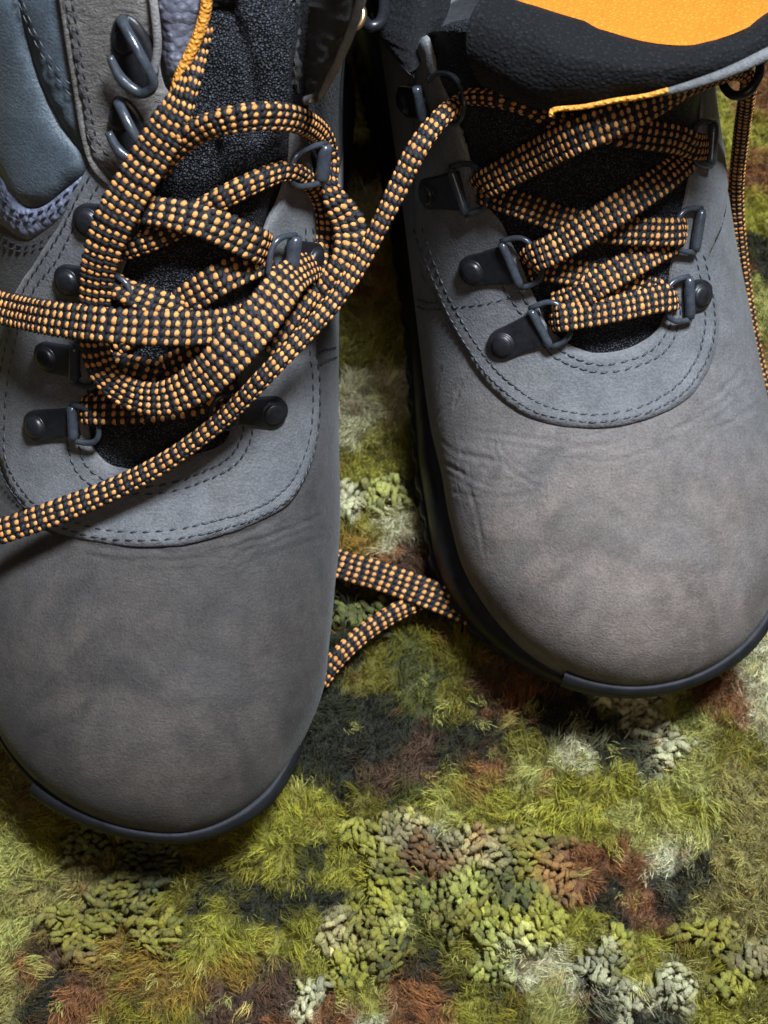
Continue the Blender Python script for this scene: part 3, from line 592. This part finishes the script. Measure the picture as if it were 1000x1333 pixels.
for ln in ([(0, 303), (24, 319), (45, 319), (69, 304), (90, 280)], [(0, 315), (30, 328), (61, 320), (75, 310)]): stitch(LL, sb, ln, .02, r=.028)
for ln in ([(410, 462), (422, 456), (436, 452)], [(412, 478), (424, 470), (437, 465)]): stitch(LL, sb, ln, .02, r=.028)
for ln in ([(34, -10), (52, 40), (80, 85), (104, 118)], [(28, -10), (46, 40), (74, 90), (106, 132)]): stitch(LL, sb, ln, .2, r=.022)
for ln in ([(100, -10), (112, 60), (124, 130), (136, 180), (165, 220)], [(92, -10), (103, 55), (117, 130), (127, 185), (160, 232)]): stitch(LL, sb, ln, .3, r=.025)
tag(sb.build('stitching', M['thread'], LB), kind='stuff')
rings(LL, lv, 'sole', M['rubber'], LB, sides=(-.1, -1.6), treads=lambda z: -.3 < z < 1.3)
rings(LL, rl, 'toe_rand', M['rand'], LB, sel=lambda o, s: (s < 0 and o[1] < 1.25) or (s > 0 and o[1] < 4.5))
dring(LL, LB, (54, 553), (102, 525), (104, 566), (136, 546))
dring(LL, LB, (68, 463), (106, 446), (105, 490), (136, 468))
dring(LL, LB, (95, 363), (128, 345), (126, 385), (176, 366))
dring(LL, LB, (120, 285), (150, 262), (148, 302), (180, 285))
dring(LL, LB, (350, 534), (309, 512), (300, 548), (276, 526))
dring(LL, LB, (362, 445), (326, 420), (320, 458), (292, 425))
dring(LL, LB, (392, 335), (364, 303), (358, 360), (338, 325), br=.2, h=.4)
dring(LL, LB, None, (395, 180), (391, 226), (364, 205), br=.2, h=.5, plate=False)
hook(LL, LB, (180, 66), (166, 12), (196, 116), (210, 60))
hook(LL, LB, (174, 162), (158, 120), (186, 204), (205, 160))
# flap of the far side, standing out from the shaft
def slab(name, rows, th, material, parent, amp=.05, seed=1, rim='edge'):
    A, m, n = sheet(rows); A = wobble(A, m, n, amp, .7, seed); N = unit(np.cross(np.gradient(A, axis=1), np.gradient(A, axis=0)))
    if (N*(CAM-A)).sum() < 0: N = -N
    B = A-N*th; V = np.vstack([A.reshape(-1, 3), B.reshape(-1, 3)]); F = gridfaces(m, n); G = F[:, ::-1]+m*n
    lp = [j for j in range(n)]+[i*n+n-1 for i in range(1, m)]+[(m-1)*n+j for j in range(n-2, -1, -1)]+[i*n for i in range(m-2, 0, -1)]
    lp = np.array(lp); l2 = np.roll(lp, -1); E = np.stack([lp, l2, l2+m*n, lp+m*n], 1)
    F = np.vstack([F, G, E]); mi = np.r_[np.zeros(len(F)-len(E)), np.ones(len(E))].astype(int)
    return mesh(name, V, F, [material, M[rim]], parent, True, mi)
def ZL(x, y, h): return (x, y, LL.at(x, y, h)[0][2])
fl = slab('far_flap', [[ZL(384, -25, .35), ZL(383, 40, .35), ZL(384, 90, .35), ZL(390, 122, .3)], [ZL(408, -25, .8), ZL(404, 40, .8), ZL(400, 90, .7), ZL(398, 124, .5)], [(452, -25, 21), (438, 35, 19.6), (420, 88, 18.), (406, 128, 16.6)], [(474, -25, 21), (458, 32, 19.6), (436, 88, 18.), (412, 132, 16.6)]], .2, M['darkleather'], LB)
tube('flap_edge', ccurve(np.array([P(477, -25, 21.1), P(460, 32, 19.7), P(438, 84, 18.2), P(416, 122, 16.8), P(398, 131, 16.2)]), .1), .12, M['edge'], LB)
a_ = np.linspace(0, 2*np.pi, 25)[:-1]; c_ = LL.at(412, 4, 1.15)[0]
tube('eyelet', c_+.28*(np.cos(a_)[:, None]*np.array([.75, 0, .3])+np.sin(a_)[:, None]*np.array([0, 1, .3])), .09, M['brass'], LB, 8, True)
# fittings on the inner flap of the right-hand boot
slab('inner_flap', [[(484, -30, 12.6), (486, 30, 12.6), (510, 70, 12.4)], [(535, -30, 13.6), (538, 20, 13.4), (534, 94, 13.3)], [(590, -30, 13.4), (584, 15, 13.2), (556, 70, 13.)]], .25, M['padding'], RB, .03, 5, 'padding')
hk2 = ccurve(np.array([P(462, -10, 13.2), P(468, 18, 13.5), P(482, 34, 13.9), P(497, 26, 13.8), P(500, 0, 13.4), P(488, -16, 13.1)]), .06)
tube('lace_hook', hk2, .17, M['metal'], RB, 14)

ll_ = lambda n_, K: lace(n_, K, LB, LL, width=.80)
ll_('shoelace', [(108, 534, '.2', 0, .9), (124, 534, '.5', 0, .95), (160, 533, '.5', 0, .98), (220, 528, '.4', 0, 1), (280, 515, '.35', 0, 1), (308, 508, '.3', 0, .9)])
ll_('shoelace', [(118, 468, '.2', 0, .8), (150, 474, '.4', 0, .85), (190, 486, '.5', 0, .95), (240, 497, '.4', 0, 1), (300, 520, '.3', 0, .9)])
ll_('shoelace', [(312, 430, '.2', 0, .9), (280, 448, '.35', 0, .9), (235, 472, '.35', 0, .9), (180, 498, '.2', 0, .9), (120, 520, '.2', 0, .9)])
ll_('shoelace', [(140, 358, '.1', 0, .7), (155, 375, '.5', -20, .75), (185, 388, '.55', -10, .85), (220, 402, '.45', 0, .95), (270, 425, '.4', 0, 1), (325, 445, '.3', 0, .9)])
ll_('shoelace', [(352, 335, '.1', 0, .9), (325, 345, '.3', 0, 1), (288, 362, '.4', 0, 1.05), (250, 386, '.3', 0, 1), (210, 410, '.2', 0, .9), (150, 445, '.2', 0, .9)])
ll_('shoelace', [(150, 268, '.4', 0, .75), (180, 272, '.75', 0, .85), (215, 277, '.85', 0, .9), (270, 290, '.85', 0, 1.05), (325, 315, '.8', 0, 1.1), (338, 321, '.75', 0, 1.08), (345, 324, '.3', 0, 1.)])
ll_('shoelace', [(140, 330, '.3', 20, .7), (190, 314, '.45', 20, .7), (230, 296, '.45', 20, .7), (262, 274, '.6', 20, .7), (300, 252, '.7', 20, .65), (335, 235, '.75', 20, .62), (362, 224, '.75', 20, .58), (380, 223, '.8', 10, .55), (400, 235, '.8', 0, .55), (416, 258, '.9', 0, .55), (423, 290, '1.1', 0, .55),
                (421, 330, '1.3', 0, .58), (414, 364, '1.4', 0, .58), (400, 390, '1.2', 0, .58), (378, 422, '.9', 0, .55), (350, 460, '.6', 0, .6)])
ll_('shoelace', [(200, 225, '.8', 30, .7), (225, 198, '1.0', 35, .75), (255, 172, '1.2', 35, .78), (300, 156, '1.4', 30, .8), (350, 151, '1.5', 20, .8), (390, 157, '1.5', 0, .75), (418, 177, '1.4', -20, .7), (428, 208, 12.9, -30, .66), (427, 240, 12.7, -30, .62), (440, 266, 12.4, 0, .85), (455, 292, 12.1, 10, 1.1), (456, 325, 11.9, 10, 1.05), (440, 360, 11.6, 10, .9), (415, 392, 11.1, 0, .75), (385, 430, '.5', 0, .7)])
ll_('shoelace', [(266, 30, '.0', 40, .55), (256, 72, '.25', 40, .6), (243, 115, '.85', 40, .75), (222, 160, '1.2', 10, 1.15), (195, 205, '1.3', 0, 1.2), (168, 250, '1.4', 0, 1.25), (145, 294, '1.5', 0, 1.22), (130, 340, '1.4', 0, 1.1), (124, 385, '1.2', 0, 1.0), (122, 430, '1.1', 0, .95), (127, 465, '1.1', 10, .9), (143, 495, '1.2', 20, .95), (175, 515, '1.4', 15, 1.0),
                (215, 518, '1.7', 0, 1.1), (255, 500, '1.9', 0, 1.25), (290, 470, '2.0', 0, 1.35), (322, 435, '1.9', 0, 1.35), (350, 398, '1.7', 0, 1.3), (378, 362, '1.5', 0, 1.15), (405, 345, '1.2', 0, 1.0), (425, 340, '.9', 0, .9)])
ll_('shoelace', [(-230, 470, .9, 0, 1), (-160, 430, 2.5, 0, 1), (-90, 395, 8.5, 0, 1), (-40, 388, 11.8, 0, 1.08), (0, 400, '1.4', 0, 1.08), (60, 413, '1.7', 0, 1.08), (130, 422, '1.95', 0, 1.1), (200, 427, '1.7', 0, 1.12), (260, 427, '1.3', 0, 1.1), (310, 418, '1.0', 0, 1.0), (345, 400, '.8', 0, 1.0)])
lace('shoelace', [(415, 722, .5, 0, 1), (450, 737, .8, 0, 1.05), (500, 752, .9, 0, 1.05), (560, 774, .95, 0, 1.05), (620, 800, .9, 0, 1.0), (680, 830, .6, 0, 1)], LB)
lace('shoelace', [(415, 890, .3, 20, .6), (440, 856, .6, 20, .6), (475, 823, .6, 20, .6), (515, 797, .55, 20, .6), (550, 780, .5, 20, .6), (600, 750, .3, 0, .6)], LB)

for b_ in (RB, LB): LACES[b_.name].build('shoelace', [M['lace_black'], M['lace_orange']], b_)
tag(RB, group='pair of hiking boots'); tag(LB, group='pair of hiking boots')

# ================================================================== RUG
COL = dict(O=(.175, .145, .010), G=(.31, .28, .028), L=(.31, .31, .06), D=(.020, .019, .006), R=(.24, .095, .03), B=(.10, .05, .025), W=(.58, .54, .32), C=(.38, .31, .14), A=(.27, .16, .02), N=(.27, .22, .06), P=(.38, .36, .09), U=(.10, .13, .22), K=(.08, .082, .010))
blobs = '''20,1020,N 60,1080,G 20,1110,P 40,1150,N 100,1140,N 150,1090,O 180,1110,Kl 110,1100,Kl 130,1180,Ol 240,1150,O 300,1130,O 270,1160,D 320,1175,D 390,1140,D 425,1180,D 350,1100,G 400,1060,G 450,1120,G 470,1080,Gl 200,1200,Ol 250,1220,G 330,1220,G 290,1190,G 145,1230,A 170,1250,A 220,1280,A 280,1260,A 190,1290,A 20,1210,P 0,1230,P 60,1240,B 30,1260,R 10,1290,N 60,1300,D 100,1305,R 110,1270,B 90,1220,Ol 110,1255,Al 160,1310,O 220,1320,O 290,1295,B 300,1310,B 350,1280,B 370,1290,B 400,1240,G 380,1210,G 450,1250,Gl 440,1222,Cl 480,1200,Ol 470,1300,G 400,1300,Wl 370,1325,R 430,1315,R 480,1322,W
450,420,P 440,450,O 460,500,W 480,540,W 500,520,W 500,560,P 460,590,O 480,600,G 520,580,O 450,640,Wl 500,640,Pl 540,620,D 470,680,O 520,680,W 480,712,A 540,720,B 560,690,D 450,765,D 460,795,Kl 500,720,R
560,840,O 600,820,O 640,870,B 680,900,R 560,900,K 600,920,O 530,950,D 620,945,D 560,980,B 640,1000,R 590,960,D 700,920,D 745,930,D 800,950,D 850,960,D 680,960,O 755,970,W 700,980,P 800,1000,G 835,920,Wl 860,960,Wl 910,930,P 960,900,R 990,890,W 940,960,O 960,1020,N 900,1010,P 880,1050,G 880,1080,P 860,1120,W 830,1060,P 600,1020,G 660,1040,G 720,1040,G 780,1050,G 570,1080,W 590,1040,P 545,1050,G 520,1080,Cl 550,1108,Rl 570,1118,Rl 600,1095,Cl 630,1110,Cl 620,1100,Rl 690,1110,Ol 705,1120,Rl 740,1150,Rl 760,1140,R 800,1110,R 815,1125,R 840,1180,R 790,1155,D 820,1205,D 890,1160,D 520,1140,Gl 560,1160,Ll 600,1150,Ll 640,1190,Gl 700,1200,Gl 660,1150,Kl 555,1142,K 550,1207,K 640,1150,Kl 500,1205,Pl 520,1232,Ol 610,1240,O 580,1190,Ol 550,1250,D 600,1270,D 560,1275,R 540,1310,R 640,1285,D 700,1250,W 740,1270,W 680,1240,W 720,1300,P 785,1260,Wl 810,1240,Gl 850,1260,G 820,1290,Wl 880,1290,Wl 870,1312,D 800,1285,D 930,1180,N 960,1150,N 970,1080,N 940,1220,Ol 920,1260,O 960,1280,Gl 990,1240,Cl 990,1190,N 920,1310,G 990,1310,O 640,1220,Ll 680,1225,Pl 760,1215,G 640,1260,Ll 620,1300,G 660,1315,O
480,900,D 470,960,D 440,1000,D 500,1000,B 480,860,O 430,920,D 520,1020,K 470,1040,O 540,860,K 600,985,D 650,955,D 610,860,O 500,930,D 455,900,D 520,900,K 445,840,D 590,770,D 610,790,D
960,150,G 985,200,R 940,250,O 990,260,G 950,320,O 985,320,D 990,400,P 985,450,N 960,215,R 975,100,R 940,180,G'''.split()  # dark blobs between the toes: dark yarn patches plus shadow put into the colour
BL = []
for b in blobs:
    x, y, c = b.split(','); q = P(float(x), float(y), .3); BL.append((q[0], q[1], c[0], len(c) > 1))
vis = np.array([[b[0], b[1]] for b in BL])
r2 = np.random.default_rng(5); keys = list('OOGGGDDRBWCANPPKOG')
for x in np.arange(-31, 31, 2.0):
    for y in np.arange(-33, 41, 2.0):
        q = np.array([x, y])+r2.uniform(-.6, .6, 2)
        if np.hypot(*(vis-q).T).min() > 1.9: BL.append((q[0], q[1], keys[r2.integers(len(keys))], r2.random() < .10))
BXY = np.array([[b[0], b[1]] for b in BL]); BC = np.array([COL[b[2]] for b in BL]); BLOOP = np.array([b[3] for b in BL])
def near(Q, warp=.45):
    W = Q+warp*np.stack([vnoise(Q, 1.0, 11), vnoise(Q, 1.0, 12)], 1)+.22*np.stack([vnoise(Q, .35, 13), vnoise(Q, .35, 14)], 1)
    o = np.empty(len(Q), int)
    for i in range(0, len(Q), 8000): o[i:i+8000] = ((W[i:i+8000, None]-BXY[None])**2).sum(-1).argmin(1)
    return o
def blend(Q, warp=.45, T=.22):
    W = Q+warp*np.stack([vnoise(Q, 1.0, 11), vnoise(Q, 1.0, 12)], 1)+.22*np.stack([vnoise(Q, .35, 13), vnoise(Q, .35, 14)], 1)*1.4
    o = np.empty((len(Q), 3))
    for i in range(0, len(Q), 8000):
        d = ((W[i:i+8000, None]-BXY[None])**2).sum(-1); k = np.exp(-(d-d.min(1, keepdims=True))/T); o[i:i+8000] = (k@BC)/k.sum(1, keepdims=True)
    return o
def hgt(Q): return .34*vnoise(Q, 2.2, 15)+.26*vnoise(Q, .85, 16)
def yarnmat(name, fine=0):
    m = mat(name, (.2, .2, .1), .62, .35, sheen=.04); t = NT(m); a = t.n('ShaderNodeAttribute', attribute_name='yarn'); 
    t.l(a.outputs['Color'], t.b.inputs['Base Color'])
    if fine: t.bump(t.noise(1100, 3, .7, vec=t.mapped((1, .3, 1), (0, 0, .9))), .0014)
    return m
def colour(o, C):
    at = o.data.color_attributes.new('yarn', 'FLOAT_COLOR', 'POINT'); at.data.foreach_set('color', np.hstack([C, np.ones((len(C), 1))]).astype(np.float32).ravel())
rug = tag(empty('rug', (0, 0, 0)), 'shaggy moss-patterned rug in green, rust, cream and near-black yarn', 'rug')
xs, ys = np.arange(-30, 30.01, .25), np.arange(-32, 40.01, .25); GX, GY = np.meshgrid(xs, ys); Q = np.stack([GX.ravel(), GY.ravel()], 1)
gi = near(Q); hz = hgt(Q)-.62+.1*vnoise(Q, .3, 18)
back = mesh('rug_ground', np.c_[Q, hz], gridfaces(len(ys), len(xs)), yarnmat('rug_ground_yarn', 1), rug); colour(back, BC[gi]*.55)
# cut pile: hair-like strands gathered in tufts
COLD, COLR, COLP = (np.array(COL[k]) for k in 'DRP')
def strands(n, box, name, wid):
    R = np.stack([r2.uniform(box[0], box[1], n), r2.uniform(box[2], box[3], n)], 1)
    if name == 'outer_pile': R = R[(np.abs(R[:, 0]) > 14.3) | (R[:, 1] < -16.3) | (R[:, 1] > 23.8)]; n = len(R)
    g = .36; cell = np.floor(R/g+.35*np.stack([vnoise(R, .5, 51), vnoise(R, .5, 52)], 1)).astype(int); hsh = (cell[:, 0]*73856093 ^ cell[:, 1]*19349663) % 9973
    tab = r2.random((9973, 6)); tf = tab[hsh]
    ctr = (cell+.5)*g+(tf[:, :2]-.5)*.25; idx = near(ctr); lp = BLOOP[idx]; keep = ~lp | (r2.random(n) < .16); R, tf, ctr, idx, lp = R[keep], tf[keep], ctr[keep], idx[keep], lp[keep]; n = len(R)
    lean = np.stack([vnoise(ctr, 2.5, 53), vnoise(ctr, 2.5, 54)], 1)*.35+(tf[:, 2:4]-.5)*1.1+np.array([0, -.1])
    ln = (.62+.22*(tf[:, 4]-.5)+.08*r2.normal(size=n))*np.where(lp, .8, 1); base = np.c_[R, hgt(R)-.55]
    pull = (ctr-R)*.35
    tip = base+np.c_[lean*ln[:, None]*.75+pull+r2.normal(size=(n, 2))*.13, ln*(.86+.1*r2.normal(size=n))]
    mid = base+(tip-base)*.5+np.c_[r2.normal(size=(n, 2))*.07-lean*.10, np.full(n, .12)]
    q = base*.25*.0; p1 = base; p2 = .25*base+.5*mid+.25*tip+.0; p2 = base*.3+mid*.55+tip*.15; p3 = base*.05+mid*.45+tip*.5; p4 = tip
    a = r2.uniform(0, 2*np.pi, n); s = np.c_[np.cos(a), np.sin(a), np.zeros(n)]; w_ = wid*(.8+.5*r2.random(n))[:, None]
    V = np.stack([p1-s*w_, p1+s*w_, p2-s*w_, p2+s*w_, p3-s*w_*.8, p3+s*w_*.8, p4], 1).reshape(-1, 3)
    b = (np.arange(n)*7)[:, None]; T = np.array([[0, 1, 3], [0, 3, 2], [2, 3, 5], [2, 5, 4], [4, 5, 6]])
    F = (b[:, None]+T[None]).reshape(-1, 3); o = mesh(name, V, F, yarnmat('pile_yarn'), rug); tag(o, kind='stuff')
    CB = blend(ctr); odd = np.where(tf[:, 4:5] < .05, 1, 0)*COLD+np.where((tf[:, 4:5] > .955), 1, 0)*COLR+np.where((tf[:, 5:6] > .95), 1, 0)*COLP; om = (odd.sum(1, keepdims=True) > 0); CB = np.where(om, .35*CB+.65*odd, CB)
    C = CB*(1+.40*(tf[:, 5:6]-.5))*(1+.16*r2.normal(size=(n, 1)))*(1+.06*r2.normal(size=(n, 3))); C = np.clip(C, .006, .8)
    k = np.array([.75, .75, .85, .85, 1., 1., 1.08]); colour(o, (C[:, None]*np.repeat(C[:, None]*0+1, 7, 1)).reshape(-1, 3))
    return n
print('strands', strands(290000, (-14.5, 14.5, -16.5, 24), 'cut_pile', .0105), strands(62000, (-29.5, 29.5, -31, 39), 'outer_pile', .045))
# looped yarn: short fat twisted loops, packed in rows
def loops():
    g = .215; gx, gy = np.meshgrid(np.arange(-15, 15, g), np.arange(-17, 25, g*.8)); gx[::2] += g/2; C0 = np.stack([gx.ravel(), gy.ravel()], 1); C0 = C0+r2.normal(size=C0.shape)*.05
    idx = near(C0, .3); k = BLOOP[idx]; C0, idx = C0[k], idx[k]; n = len(C0); print('loops', n)
    dirn = 1.6*vnoise(C0, 1.8, 61)+1.1+r2.normal(size=n)*.25+.45*np.sign(np.sin(gx.ravel()[k]*7+gy.ravel()[k]*9)); z = hgt(C0)-.12+.18*vnoise(C0, .7, 62)+.10*r2.normal(size=n)
    nl, nk = 8, 8; t = np.linspace(-1, 1, nl); a = np.linspace(0, 2*np.pi, nk, endpoint=False); Vs = []; 
    for i in range(n):
        L_ = .23*(1+.3*r2.normal()); r_ = .092*(1+.24*r2.normal()); d = np.array([math.cos(dirn[i]), math.sin(dirn[i])]); p = np.array([-d[1], d[0]])
        x = t*L_; zz = z[i]+.0-.26*t**4-.12*t*t; rr = r_*np.sqrt(np.clip(1-t**6, .12, 1)); tw = a[None]+t[:, None]*4.2+i
        rad = rr[:, None]*(1+.24*np.cos(2*tw)+.05*np.cos(5*tw)); cx = rad*np.cos(a)[None]; cz = rad*np.sin(a)[None]
        V = np.stack([C0[i, 0]+d[0]*x[:, None]+p[0]*cx, C0[i, 1]+d[1]*x[:, None]+p[1]*cx, zz[:, None]+cz], -1); Vs.append(V.reshape(-1, 3))
    F = (gridfaces(nl, nk, True)[None]+(np.arange(n)*nl*nk)[:, None, None]).reshape(-1, 4)
    o = mesh('looped_yarn', np.vstack(Vs), F, yarnmat('loop_yarn', 1), rug); tag(o, kind='stuff')
    C = np.clip((.75*blend(C0, .3, .12)+.04*np.array([.9, .9, .2]))*(.8+.4*vnoise(C0, .9, 63)[:, None])*(1+.2*r2.normal(size=(n, 1)))+.004*r2.normal(size=(n, 3)), .01, .8); colour(o, np.repeat(C, nl*nk, 0))
loops()
# stray hairs and fluff standing clear of the pile
